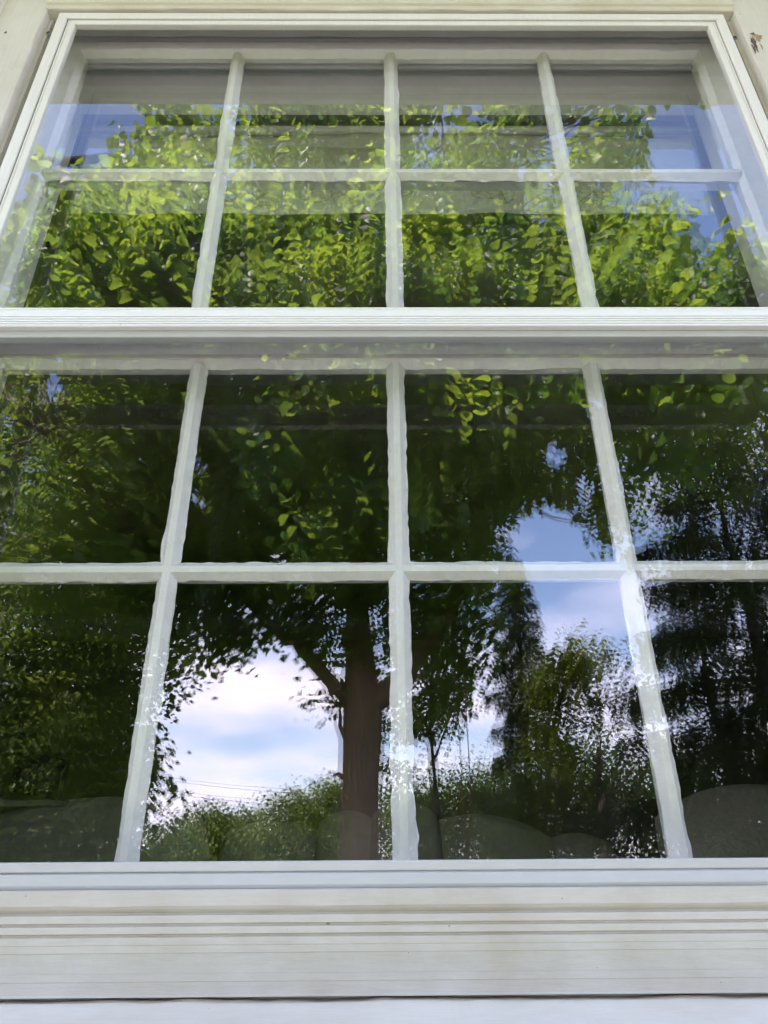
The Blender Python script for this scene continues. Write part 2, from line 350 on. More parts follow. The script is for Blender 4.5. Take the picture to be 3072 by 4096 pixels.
b.bar('x', -.80, .80, [(-.0752, SP + .03), (-.0752, CF + .004), (-.0762, CF - .003), (-.088, -.19), (-.094, -.206), (-.104, -.210), (-.128, -.210), (-.134, -.20), (-.122, SP + .03)], seg=260, wob=[1, 2], amp=.0007, wl=.05, seed=40)
b.build('sill', M['sill'], win)
# screws in the stop, one each side
def screw(x, z):
    V = []; F = []; n = 20
    rad = [(.0, -.0022), (.0030, -.0020), (.0044, -.0010), (.0048, .0), (.0062, .0004)]
    for r_, y in rad[1:]:
        for k in range(n): a = 2 * math.pi * k / n; V.append((x + r_ * math.cos(a), SP + y, z + r_ * math.sin(a)))
    for j in range(len(rad) - 2):
        for k in range(n): F.append((j * n + k, j * n + (k + 1) % n, (j + 1) * n + (k + 1) % n, (j + 1) * n + k))
    # recessed cross
    V.append((x, SP - .0012, z)); c = len(V) - 1
    for k in range(n): F.append((c, (k + 1) % n, k))
    b = MB(); b.add(V, F)
    o = b.build('screw', M['screw'], win)
    b = MB(); b.box(x - .0026, x + .0026, SP - .00235, SP - .0012, z - .0005, z + .0005); b.box(x - .0005, x + .0005, SP - .00245, SP - .0012, z - .0026, z + .0026)
    b.build('cross_slot', M['dark'], o)
screw(-.6010, 1.331); screw(.6030, 1.321)

# places where the paint has flaked off the casing down to the wood
M['bare'] = simple('bare_wood', (0.40, 0.29, 0.17), .9, .45, 120, stretch=(1, 1, .2))
M['bare2'] = simple('weathered_wood', (0.13, 0.095, 0.075), .95, .6, 150)
def flake(cx, cz, rx, rz, seed, mat, lift=.0004, yb=None, n=36):
    rg = random.Random(seed); V = [(cx, (yb or CF) - lift, cz)]
    ph = [rg.uniform(0, 6.28) for _ in range(4)]
    for k in range(n):
        a = 2 * math.pi * k / n; r = 1 + .25 * math.sin(3 * a + ph[0]) + .18 * math.sin(7 * a + ph[1]) + .1 * math.sin(13 * a + ph[2])
        V.append((cx + rx * r * math.cos(a), (yb or CF) - lift, cz + rz * r * math.sin(a)))
    b = MB(); b.add(V, [(0, 1 + k, 1 + (k + 1) % n) for k in range(n)]); b.build('bare_patch', mat, win)
flake(.6275, 1.290, .0065, .011, 1, M['bare']); flake(.6170, 1.272, .0035, .020, 2, M['bare2'], .0006); flake(.6125, 1.256, .0022, .012, 3, M['bare2'], .0005)
flake(.6270, 1.262, .0008, .009, 4, M['bare2'], .0005); flake(-.660, 1.300, .002, .0035, 5, M['bare2'], .0004); flake(.6215, 1.300, .0035, .004, 6, M['bare2'], .0007)

# ================================================================ STORM WINDOW (aluminium)
storm = tag(empty('storm_window', (0, -0.1, EZ)), 'white metal storm window with ribbed crossbar mounted inside the cream casing', 'storm window')
FF = -0.100
SX0, SX1 = -0.5843, 0.5878           # outer edges
SZ0, SZ1 = 0.0042, 1.3684
FW = 0.0165                           # flange width
fr = MB()
flange = [(0, SP - .0006), (0, FF + .001), (.001, FF), (FW - .0015, FF), (FW, FF + .0012), (FW, FF + .0040), (FW, SP - .0006)]
fr.bar('z', SZ0, SZ1, [(SX0 + u, y) for u, y in flange], m0=1, m1=-1, u0=SX0, seg=1)
fr.bar('z', SZ0, SZ1, [(SX1 - u, y) for u, y in flange], m0=-1, m1=1, u0=SX1, seg=1)
fr.bar('x', SX0 + .0004, SX1 - .0004, [(SZ1 - u, y) for u, y in flange], m0=-1, m1=1, u0=SZ1, seg=1)
fo = fr.build('outer_frame', M['alu'], storm); bevel(fo, .0007, 2)
b = MB(); b.bar('x', SX0 + .003, SX1 - .003, [(SZ0, SP), (SZ0, -.0955), (SZ0 + .003, -.0965), (.0160, -.0945), (.0165, SP)], seg=1)
bo = b.build('bottom_frame', M['alub'], storm); bevel(bo, .0006)
# weather pile in the track gap
b = MB(); g0 = FW - .0004
for s, X in ((1, SX0), (-1, SX1)):
    b.bar('z', .03, SZ1 - FW, [(X + s * g0, -.088), (X + s * g0, FF + .0045), (X + s * (g0 + .0032), FF + .0045), (X + s * (g0 + .0032), -.088)], seg=260, wob=[2], amp=.0004, wl=.004, seed=50 + s)
b.bar('x', SX0 + FW, SX1 - FW, [(SZ1 - g0, -.088), (SZ1 - g0, FF + .0035), (SZ1 - g0 - .0024, FF + .0035), (SZ1 - g0 - .0024, -.088)], seg=200, wob=[2], amp=.0003, wl=.02, seed=57)
b.build('weather_pile', M['dark'], storm)
# crossbar with ribs
b = MB()
prof = [(.6650, -.0860), (.6690, -.0860), (.6695, FF + .0016), (.6665, FF - .0002), (.6560, FF - .0006)]
z = .6560
for k in range(4):
    prof += [(z, FF - .0006), (z - .0003, FF + .0016), (z - .0010, FF + .0016), (z - .0013, FF - .0006)]; z -= .0040
prof += [(.6402, FF - .0006), (.6392, FF + .0004), (.6392, -.0925), (.6500, -.0915), (.6500, -.0860)]
prof = [p for i, p in enumerate(prof) if i == 0 or p != prof[i - 1]]
b.bar('x', SX0 + FW, SX1 - FW, prof); b.build('crossbar', M['alux'], storm)
# upper panel
PW_ = 0.0150
ux0, ux1, uz0, uz1 = SX0 + FW + .0020, SX1 - FW - .0016, .6700, SZ1 - FW - .0018
def panel(name, x0, x1, z0, z1, wl, wt, wb, yf, yb, mat, gname, yglass, parent=storm, mats=None):
    b = MB()
    st = [(0, yb), (0, yf + .0012), (.0025, yf + .0006), (.0035, yf + .0022), (.0048, yf + .0022), (.0060, yf), (wl - .001, yf), (wl, yf + .001), (wl, yb)]
    b.bar('z', z0, z1, [(x0 + u, y) for u, y in st], m0=1, m1=-1, u0=x0)
    b.bar('z', z0, z1, [(x1 - u, y) for u, y in st], m0=-1, m1=1, u0=x1)
    def rail(wd): return [(0, yb), (0, yf + .0008), (.001, yf), (wd - .001, yf), (wd, yf + .001), (wd, yb)]
    tp = [(0, yb), (0, yf + .0012), (.0025, yf + .0006), (.0035, yf + .0022), (.0048, yf + .0022), (.0060, yf), (wt - .001, yf), (wt, yf + .001), (wt, yb)] if wt > .01 else rail(wt)
    b.bar('x', x0 + .0003, x1 - .0003, [(z1 - u, y) for u, y in tp], m0=-1, m1=1, u0=z1)
    b.bar('x', x0 + .0003, x1 - .0003, [(z0 + u, y) for u, y in rail(wb)], m0=1, m1=-1, u0=z0)
    o = b.build(name, mat, parent)
    q = MB(); q.add([(x0 + wl * .5, yglass, z0 + wb * .5), (x1 - wl * .5, yglass, z0 + wb * .5), (x1 - wl * .5, yglass, z1 - wt * .5), (x0 + wl * .5, yglass, z1 - wt * .5)], [(0, 1, 2, 3)])
    q.build('glass', M[gname], o)
    return o
up = panel('upper_panel', ux0, ux1, uz0, uz1, PW_, .0145, .0042, FF + .0018, -.0885, M['alu'], 'storm_glass', -.0945)
tag(up, 'upper storm panel in the outer track')
lp = panel('lower_panel', SX0 + FW + .0020, SX1 - FW - .0016, .0172, .6600, PW_, .0310, .0086, -.0920, -.0790, M['alub'], 'storm_glass', -.0850)
tag(lp, 'lower storm panel with blue grey rails')
bevel(up, .0005); bevel(lp, .0005)

# ================================================================ SASHES
def sash(name, label, yf, yg, yb, z_top, z_mid, z_bot, zt_out, zb_out, seed, bevs=.006, gx=.561):
    root = tag(empty(name, (0, yf, EZ + zb_out)), label, 'sash')
    xo = .6235; xi = gx + bevs
    b0 = z_bot - bevs; b1 = z_top + bevs * 1.6
    for s in (-1, 1):
        b = MB()
        b.bar('z', zb_out, zt_out, [(s * xi, yb), (s * xi, yf + .0004), (s * (xi + .001), yf), (s * xo, yf), (s * xo, yb)], seg=80, wob=[1, 2], amp=.0006, seed=seed + s)
        b.bar('z', b0 - .002, b1 + .002, [(s * (xi + .001), yf + .004), (s * (xi + .0005), yf + .0006), (s * gx, yg), (s * gx, yg + .008), (s * (xi + .001), yg + .008)], seg=200, wob=[2], amp=.0011, wl=.02, seed=seed + 5 + s)
        b.build('stile', M['sash'], root)
    b = MB()
    b.bar('x', -xi, xi, [(b1, yb), (b1, yf + .0004), (b1 + .001, yf), (zt_out, yf), (zt_out, yb)], seg=120, wob=[1, 2], amp=.0007, seed=seed + 11)
    b.bar('x', -xi, xi, [(b1 + .001, yf + .004), (b1 + .0005, yf + .0006), (z_top, yg), (z_top, yg + .008), (b1 + .001, yg + .008)], seg=300, wob=[2], amp=.0011, wl=.03, seed=seed + 12)
    b.build('top_rail', M['sash'], root)
    b = MB()
    b.bar('x', -xi, xi, [(b0, yb), (b0, yf + .0004), (b0 - .001, yf), (zb_out, yf), (zb_out, yb)], seg=120, wob=[1, 2], amp=.0007, seed=seed + 13)
    b.bar('x', -xi, xi, [(b0 - .001, yf + .004), (b0 - .0005, yf + .0006), (z_bot, yg), (z_bot, yg + .008), (b0 - .001, yg + .008)], seg=300, wob=[2], amp=.0016, wl=.025, seed=seed + 14)
    b.build('bottom_rail', M['sash'], root)
    def mprof(c, wg=.0125, wn=.0042, d=0.0):
        return [(c - wg, yg + .0005), (c - wg + .001, yg - .0012), (c - wn - .0015, yf + .0030 - d), (c - wn, yf + .0012 - d), (c, yf + .0008 - d), (c + wn, yf + .0012 - d), (c + wn + .0015, yf + .0030 - d), (c + wg - .001, yg - .0012), (c + wg, yg + .0005),
                (c + .0075, yg + .004), (c + .006, yb - .001), (c - .006, yb - .001), (c - .0075, yg + .004)]
    for k, c in enumerate((-.2815, -.0005, .2805)):
        b = MB(); b.bar('z', z_bot - .003, z_top + .003, mprof(c), seg=300, wob=[0, 1, 7, 8], amp=.0011, wl=.028, seed=seed + 20 + k)
        b.build('muntin', M['sash'], root)
    b = MB(); b.bar('x', -gx - .002, gx + .002, mprof(z_mid, .0125, .0040, -.0006), seg=420, wob=[0, 1, 7, 8], amp=.0010, wl=.03, seed=seed + 30)
    b.build('muntin', M['sash'], root)
    q = MB()
    xs = [-gx - .004, -.2815, -.0005, .2805, gx + .004]; zs = [z_bot - .003, z_mid, z_top + .003]
    r2 = random.Random(seed)
    for i in range(4):
        for j in range(2):     # every pane sits at its own slight tilt in the putty
            a, t = r2.uniform(-.0006, .0006), r2.uniform(-.0008, .0008)
            x0, x1, z0, z1 = xs[i] + .001, xs[i + 1] - .001, zs[j] + .001, zs[j + 1] - .001
            q.add([(x0, yg - a - t, z0), (x1, yg + a - t, z0), (x1, yg + a + t, z1), (x0, yg - a + t, z1)], [(0, 1, 2, 3)])
    q.build('glass', M['sash_glass'], root)
    return root
sash('upper_sash', 'upper wooden sash of eight panes behind the storm glass, leaves reflected in it', -.040, -.028, -.0045, 1.357, 1.0285, .715, 1.4005, .675, 100)
sash('lower_sash', 'lower wooden sash of eight panes with the tree trunk reflected in it', 0.0, .012, .0355, .662, .3470, .0262, .7005, -.0175, 200)

# ================================================================ THINGS INSIDE THE ROOM
def fabric(name, col, leafy=False):
    m, nt, b = new_mat(name); L = nt.links
    geo = nd(nt, 'ShaderNodeNewGeometry')
    n = nd(nt, 'ShaderNodeTexNoise'); n.inputs['Scale'].default_value = 60; n.inputs['Detail'].default_value = 4; L.new(geo.outputs['Position'], n.inputs['Vector'])
    r = ramp(nt, n.outputs[0], [(0.3, tuple(c * .9 for c in col)), (0.7, col)])
    L.new(r.outputs[0], b.inputs['Base Color']); b.inputs['Roughness'].default_value = .95; b.inputs['Specular IOR Level'].default_value = .1
    return m
M['valance'] = fabric('valance_cloth', (0.47, 0.46, 0.39))
M['print'] = simple('leaf_print_brown', (0.27, 0.21, 0.11), 0.95)
M['cush'] = [fabric('cushion_cloth', c) for c in ((0.36, 0.32, 0.27), (0.36, 0.33, 0.28), (0.37, 0.33, 0.29), (0.33, 0.30, 0.26), (0.34, 0.31, 0.27), (0.32, 0.29, 0.26))]
M['sofa'] = fabric('sofa_cloth', (0.22, 0.17, 0.14))
val = tag(empty('valance', (0, .15, EZ + 1.40)), 'pale cloth valance printed with leaf outlines hanging behind the upper sash', 'curtain')
def vy(x): return .135 + .0015 * math.sin(x * 23) + .001 * math.sin(x * 51 + 1)
V = []; F = []
NX, NZ = 160, 14
for j in range(NZ + 1):
    for i in range(NX + 1):
        x = -.62 + 1.24 * i / NX; t = j / NZ
        z0 = 1.151 + .0006 * math.sin(x * 9); z1 = 1.372 + .010 * math.sin(x * 5.3 + 1.2)
        V.append((x, vy(x) + .01 * (1 - t), z0 + (z1 - z0) * t))
for j in range(NZ):
    for i in range(NX): a = j * (NX + 1) + i; F.append((a, a + 1, a + NX + 2, a + NX + 1))
mb = MB(); mb.add(V, F); vo = mb.build('cloth', M['valance'], val, True)
sm = vo.modifiers.new('thick', 'SOLIDIFY'); sm.thickness = .0015; sm.offset = 1
# printed leaf sprays as thin strokes lying on the cloth
mb = MB(); rg = random.Random(12)
def stroke(pts, wdt):
    V = []; F = []
    for i, (x, z) in enumerate(pts):
        x2, z2 = pts[min(i + 1, len(pts) - 1)]; x1, z1 = pts[max(i - 1, 0)]
        dx, dz = x2 - x1, z2 - z1; l = math.hypot(dx, dz) or 1; nx, nz = -dz / l * wdt, dx / l * wdt
        tt = lambda zz: .01 * (1 - (zz - 1.151) / .22)
        V += [(x + nx, vy(x + nx) + tt(z + nz) - .0022, z + nz), (x - nx, vy(x - nx) + tt(z - nz) - .0022, z - nz)]
    for i in range(len(pts) - 1): F.append((2 * i, 2 * i + 1, 2 * i + 3, 2 * i + 2))
    mb.add(V, F)
def leafout(cx, cz, ang, ln):
    def P(u, v): return (cx + u * math.cos(ang) - v * math.sin(ang), cz + u * math.sin(ang) + v * math.cos(ang))
    stroke([P(ln * t / 8, .0) for t in range(9)], .00055)
    for s in (-1, 1):
        pts = []
        for k in range(25):
            t = k / 24; wv = .30 * ln * math.sin(math.pi * t ** .8) * (1 + .22 * abs(math.sin(t * 16)))
            pts.append(P(ln * t, s * wv))
        stroke(pts, .0005)
        for k in range(1, 6):
            t = k / 6.5; wv = .26 * ln * math.sin(math.pi * (t + .08) ** .8)
            stroke([P(ln * t, 0), P(ln * (t + .10), s * wv)], .0004)
for k in range(12):
    leafout(-.56 + k * .10 + rg.uniform(-.02, .02), rg.uniform(1.165, 1.20), rg.uniform(.3, 2.8), rg.uniform(.07, .10))
lp_ = [v for v in mb.V]
mb.V = [(min(.61, max(-.61, x)), y, min(1.385, max(1.154, z))) for x, y, z in mb.V]
mb.build('leaf_print', M['print'], vo)
b = MB(); n = 12; V = []; F = []
for i, x in enumerate((-.66, .66)):
    for k in range(n): a = 2 * math.pi * k / n; V.append((x, .150 + .009 * math.cos(a), 1.415 + .009 * math.sin(a)))
for k in range(n): F.append((k, (k + 1) % n, n + (k + 1) % n, n + k))
F += [tuple(range(n)), tuple(range(n, 2 * n))]; b.add(V, F); b.build('curtain_rod', M['sash'], val, True)

# sofa with its back to the window and cushions leaning on it
sofa = tag(empty('sofa', (0, 1.1, EZ - .60)), 'low brown sofa inside the room under the window', 'sofa')
def rbox(b, x0, x1, y0, y1, z0, z1): b.box(x0, x1, y0, y1, z0, z1)
for nm, bx in (('backrest', (-1.15, 1.15, .95, 1.12, -.45, .070)), ('seat', (-1.0, 1.0, 1.13, 1.75, -.45, -.18)), ('armrest', (-1.17, -1.01, 1.13, 1.78, -.45, -.02)), ('armrest', (1.01, 1.17, 1.13, 1.78, -.45, -.02))):
    b = MB(); b.box(*bx); o = b.build(nm, M['sofa'], sofa, True); bevel(o, .045, 5)
def cushion(x, zt, wx, hz, yy, mat, tilt, label):
    """pillow: pinched square blown up in the middle"""
    N = 26; V = []; F = []
    yy += .13
    e = tag(empty('throw_pillow', (x, yy, EZ + zt - hz)), label, 'pillow', 'pillows along the back of the sofa')
    for s in (-1, 1):
        for j in range(N + 1):
            for i in range(N + 1):
                u = -1 + 2 * i / N; v = -1 + 2 * j / N
                fx = u * (1 - .06 * (1 - u * u) * 0 - .07 * v * v * (1 - abs(u)) ) ; fz = v
                e4 = (1 - u ** 4) * (1 - v ** 4)
                th = max(0, e4) ** .55
                # rounded square
                px = u * math.sqrt(1 - .30 * v * v); pz = v * math.sqrt(1 - .30 * u * u)
                X = px * wx; Z = pz * hz / 1.0; Y = s * th * .055
                V.append((X * math.cos(tilt) - Z * math.sin(tilt) + x, yy + Y + .2 * Z, zt - hz + X * math.sin(tilt) + Z * math.cos(tilt)))
    for s in (0, 1):
        o = s * (N + 1) ** 2
        for j in range(N):
            for i in range(N): a = o + j * (N + 1) + i; F.append((a, a + 1, a + N + 2, a + N + 1) if s == 0 else (a + N + 1, a + N + 2, a + 1, a))
    b = MB(); b.add(V, F)
    b.build('cover', mat, e, True)
    return e
# x, top z (relative to the eye), half width, half height
cushion(-.66, .200, .27, .20, .80, M['cush'][0], .02, 'widest brown pillow at the far left of the lower sash')
cushion(-.27, .152, .13, .17, .84, M['cush'][4], -.04, 'flat topped olive pillow left of the trunk reflection')
cushion(-.095, .168, .075, .16, .80, M['cush'][1], .03, 'small rounded pillow just left of the trunk reflection')
cushion(.030, .186, .085, .18, .78, M['cush'][2], 0, 'upright grey pillow in front of the trunk reflection')
cushion(.215, .158, .155, .18, .82, M['cush'][3], -.16, 'sloping grey pillow right of the centre muntin')
cushion(.425, .120, .10, .16, .84, M['cush'][5], .05, 'lowest pillow left of the right muntin')
cushion(.79, .215, .19, .20, .80, M['cush'][0], .20, 'tall dark pillow slanting up at the right edge')

# framed picture on a narrow shelf at the left
M['black'] = simple('black_lacquer', (0.012, 0.012, 0.012), 0.4)
M['pic'] = simple('picture_paper', (0.05, 0.06, 0.04), 0.8, 0.4, 30)
M['shelfp'] = simple('shelf_paint', (0.24, 0.22, 0.20), 0.7)
sh = tag(empty('wall_shelf', (-.80, 1.05, EZ + .15)), 'narrow pale shelf inside the room at lower left', 'shelf')
b = MB(); b.box(-1.02, -.73, .93, 1.10, .176, .190); o = b.build('board', M['shelfp'], sh); bevel(o, .002)
b = MB(); b.box(-1.0, -.98, .95, 1.09, -.597, .1755); b.box(-.76, -.74, .95, 1.09, -.597, .1755); b.build('support', M['shelfp'], sh)
pf = tag(empty('picture_frame', (-.80, .97, EZ + .190)), 'black picture frame standing on the pale shelf at lower left', 'picture frame')
import bmesh
V = []
fw = .016; Wd, Hd = .13, .115
def pt(u, v, dpt):  # rotated about vertical and leaning
    a = .35
    return (-.885 + u * math.cos(a) + dpt * math.sin(a), .965 - u * math.sin(a) * .4 + dpt + v * .12, .1905 + v - u * .18)
b = MB()
def fbox(u0, u1, v0, v1, d0, d1, bb):
    P = [pt(u, v, d) for d in (d0, d1) for u, v in ((u0, v0), (u1, v0), (u1, v1), (u0, v1))]
    bb.add(P, [(0, 1, 2, 3), (7, 6, 5, 4), (0, 4, 5, 1), (1, 5, 6, 2), (2, 6, 7, 3), (3, 7, 4, 0)])
fbox(0, fw, 0.024, Hd, 0, .015, b); fbox(Wd - fw, Wd, 0.024, Hd, 0, .015, b); fbox(fw, Wd - fw, Hd - fw, Hd, 0, .015, b); fbox(fw, Wd - fw, 0.024, .024 + fw, 0, .015, b)
b.build('frame', M['black'], pf)
b = MB(); fbox(fw, Wd - fw, .024 + fw, Hd - fw, .006, .010, b); b.build('picture', M['pic'], pf)

# ================================================================ GARDEN
def tube(b, pts, r0, r1, n=10, rough=0.0, seed=0):
    rg = np.random.default_rng(seed)
    pts = [Vector(p) for p in pts]; V = []; F = []
    L = len(pts)
    for i, p in enumerate(pts):
        t = (pts[min(i + 1, L - 1)] - pts[max(i - 1, 0)]).normalized()
        a = t.cross(Vector((0, 1, 0.13))).normalized(); c = t.cross(a)
        r = r0 + (r1 - r0) * i / (L - 1)
        for k in range(n):
            th = 2 * math.pi * k / n
            rr = r * (1 + rough * rg.normal())
            V.append(p + a * (rr * math.cos(th)) + c * (rr * math.sin(th)))
    for i in range(L - 1):
        for k in range(n): F.append((i * n + k, i * n + (k + 1) % n, (i + 1) * n + (k + 1) % n, (i + 1) * n + k))
    F.append(tuple(range(n))[::-1]); F.append(tuple((L - 1) * n + k for k in range(n)))
    b.add(V, F)
def curve(p, q, n=8, sag=0.0, wob=0.0, seed=0):
    rg = random.Random(seed); p = Vector(p); q = Vector(q); out = []
    for i in range(n + 1):
        t = i / n; v = p.lerp(q, t); v.z += sag * math.sin(math.pi * t)
        if 0 < i < n: v += Vector((rg.gauss(0, wob), rg.gauss(0, wob), rg.gauss(0, wob)))
        out.append(v)
    return out
def seen(az, el, r):
    """the place, r metres off, that stands az degrees right and el degrees up when facing its mirror image in the glass"""
    a = R_(az)
    return Vector((CX + r * math.sin(a), .61 - r * math.cos(a), EZ + r * math.tan(R_(el))))

LT = {}
# heart shaped leaf, 1 long
LT['heart'] = (np.array([(0, .04, 0), (-.20, -.06, .03), (-.42, .10, .07), (-.47, .34, .09), (-.30, .66, .06), (0, 1.0, -.10), (.30, .66, .06), (.47, .34, .09), (.42, .10, .07), (.20, -.06, .03), (0, .5, -.02)], float),
               [(0, 10, 2, 1), (10, 4, 3, 2), (10, 5, 4, 4), (0, 9, 8, 10), (10, 8, 7, 6), (10, 6, 5, 5)])
LT['oval'] = (np.array([(0, 0, 0), (-.30, .30, .06), (-.28, .66, .05), (0, 1, -.06), (.28, .66, .05), (.30, .30, .06), (0, .5, -.02)], float),
              [(0, 6, 2, 1), (6, 3, 2, 2), (0, 5, 4, 6), (6, 4, 3, 3)])
def leaves(P, size, kind, droop=0.5, up=0.6, rg=None, spread=1.0):
    """many leaves at points P: returns vertices and triangle faces"""
    T, Fq = LT[kind]; N = len(P); k = len(T)
    yaw = rg.uniform(0, 2 * np.pi, N); pitch = rg.normal(-droop, .45 * spread, N); roll = rg.normal(0, .6 * spread, N)
    s = size * rg.uniform(.5, 1.4, N)
    cy, sy, cp, sp, cr, sr = np.cos(yaw), np.sin(yaw), np.cos(pitch), np.sin(pitch), np.cos(roll), np.sin(roll)
    # curl varies the fold
    fold = rg.uniform(.4, 2.6, N)
    X = T[:, 0][None] * s[:, None]; Y = T[:, 1][None] * s[:, None]; Z = T[:, 2][None] * (s * fold)[:, None]
    X2 = X * cr[:, None] + Z * sr[:, None]; Z2 = -X * sr[:, None] + Z * cr[:, None]
    Y3 = Y * cp[:, None] - Z2 * sp[:, None]; Z3 = Y * sp[:, None] + Z2 * cp[:, None]
    X4 = X2 * cy[:, None] - Y3 * sy[:, None]; Y4 = X2 * sy[:, None] + Y3 * cy[:, None]
    V = np.stack([X4, Y4, Z3], -1) + P[:, None, :]
    tri = []
    for f in Fq:
        f = list(dict.fromkeys(f))
        tri.append((f[0], f[1], f[2]))
        if len(f) == 4: tri.append((f[0], f[2], f[3]))
    tri = np.array(tri)
    F = (tri[None] + (np.arange(N) * k)[:, None, None]).reshape(-1, 3)
    return V.reshape(-1, 3), F
def vnoise(P, f, seed):
    """cheap smooth 3-D noise in -1..1"""
    rg = np.random.default_rng(seed); o = 0
    for k in range(6):
        d = rg.normal(0, 1, 3) * f; o = o + np.sin(P @ d + rg.uniform(0, 6.28))
    return o / 6 * 1.7
def blob(c, r, n, rg, shell=.35, seed=0, gap=-.25, f=1.2):
    """cluster points through an ellipsoid, denser to the rind, thinned by noise so that gaps open"""
    u = rg.normal(0, 1, (n, 3)); u /= np.linalg.norm(u, axis=1)[:, None]
    rad = (rg.uniform(shell ** 3, 1, n)) ** (1 / 3)
    rad *= 1 + .16 * vnoise(u * 3, 1.6, seed + 1)
    P = np.array(c) + u * rad[:, None] * np.array(r)
    k = vnoise(P, f, seed + 2) > gap + rg.normal(0, .15, n)
    return P[k]
def twigs(C, n, rad, rg, drop=.0):
    P = np.repeat(C, n, 0); m = len(P)
    off = rg.normal(0, 1, (m, 3)) * np.array([rad, rad, rad * .6]); off[:, 2] -= drop * np.abs(rg.normal(0, 1, m))
    return P + off
# open places between the crowns: bearing, height angle, half widths
OPEN = [(-34.5, 51.8, 4.0, 2.4), (-38.5, 47.0, 2.0, 3.6), (34.2, 50.0, 3.2, 2.9), (39.5, 46.5, 2.6, 4.2), (34.6, 45.2, 1.8, 1.2), (6.5, 56.0, .9, 1.4), (28.4, 48.7, 1.3, 1.0),
        (16.5, 31.8, 1.3, 1.0), (20.9, 35.1, .9, .8), (18.5, 28.8, .7, 1.3), (15.0, 25.0, 3.4, 3.0), (17.5, 21.5, 3.4, 3.5), (-16.9, 31.1, .7, .9), (-16.5, 28.6, .5, 1.0), (-30, 34.5, .8, 1.0), (-21.5, 30.5, .6, .5), (10.5, 33, .5, .5), (-9, 24.5, .8, .5)]
def openings(P, seed):
    a = np.degrees(np.arctan2(P[:, 0] - CX, .61 - P[:, 1])); r = np.hypot(P[:, 0] - CX, .61 - P[:, 1]); e = np.degrees(np.arctan2(P[:, 2] - EZ, r))
    ok = np.ones(len(P), bool); n = vnoise(P, 3.2, seed)
    for a0, e0, wa, we in OPEN:
        ok &= ((a - a0) / wa) ** 2 + ((e - e0) / we) ** 2 > 1 + .75 * n
    return ok
def bark(name, col, scale=9, stretch=(6, 6, .8)):
    m, nt, b = new_mat(name); L = nt.links
    geo = nd(nt, 'ShaderNodeNewGeometry'); mp = nd(nt, 'ShaderNodeMapping'); mp.inputs['Scale'].default_value = stretch; L.new(geo.outputs['Position'], mp.inputs[0])
    n = nd(nt, 'ShaderNodeTexNoise'); n.inputs['Scale'].default_value = scale; n.inputs['Detail'].default_value = 8; n.inputs['Roughness'].default_value = .7; L.new(mp.outputs[0], n.inputs['Vector'])
    v = nd(nt, 'ShaderNodeTexVoronoi', feature='DISTANCE_TO_EDGE'); v.inputs['Scale'].default_value = scale * .8; L.new(mp.outputs[0], v.inputs['Vector'])
    r = ramp(nt, n.outputs[0], [(0.3, tuple(c * .35 for c in col)), (0.68, tuple(c * 1.5 for c in col))])
    L.new(r.outputs[0], b.inputs['Base Color']); b.inputs['Roughness'].default_value = .95; b.inputs['Specular IOR Level'].default_value = .15
    ad = nd(nt, 'ShaderNodeMath', operation='MULTIPLY_ADD'); L.new(v.outputs['Distance'], ad.inputs[0]); ad.inputs[1].default_value = .8; L.new(n.outputs[0], ad.inputs[2])
    bp = nd(nt, 'ShaderNodeBump'); bp.inputs['Distance'].default_value = .05; L.new(ad.outputs[0], bp.inputs['Height']); L.new(bp.outputs[0], b.inputs['Normal'])
    return m
M['bark'] = bark('maple_bark', (0.29, 0.20, 0.15), 2.8, (6, 6, .8))
M['bark2'] = bark('grey_bark', (0.09, 0.08, 0.07), 12)
M['leaf_near'] = leafmat('heart_leaf', (0.02, 0.07, 0.018), (0.085, 0.20, 0.034), (0.42, 0.66, 0.07), .48, nz=((.38, .5, .6), (1.5, 1.25, .9)), ns=1.3)
M['leaf_big'] = leafmat('maple_leaf', (0.045, 0.10, 0.025), (0.11, 0.19, 0.045), (0.34, 0.50, 0.07), .44, spec=.4)
M['leaf_dark'] = leafmat('dark_leaf', (0.055, 0.10, 0.03), (0.12, 0.18, 0.05), (0.30, 0.42, 0.08), .42, spec=.35)
M['leaf_far'] = leafmat('hedge_leaf', (0.05, 0.095, 0.025), (0.11, 0.165, 0.04), (0.22, 0.32, 0.06), .35, spec=.2)
M['leaf_lime'] = leafmat('lime_leaf', (0.10, 0.15, 0.03), (0.18, 0.24, 0.05), (0.36, 0.44, 0.08), .4, spec=.2)
M['needle'] = leafmat('spruce_needles', (0.03, 0.05, 0.028), (0.06, 0.085, 0.04), (0.08, 0.11, 0.03), .15, .6, .25)

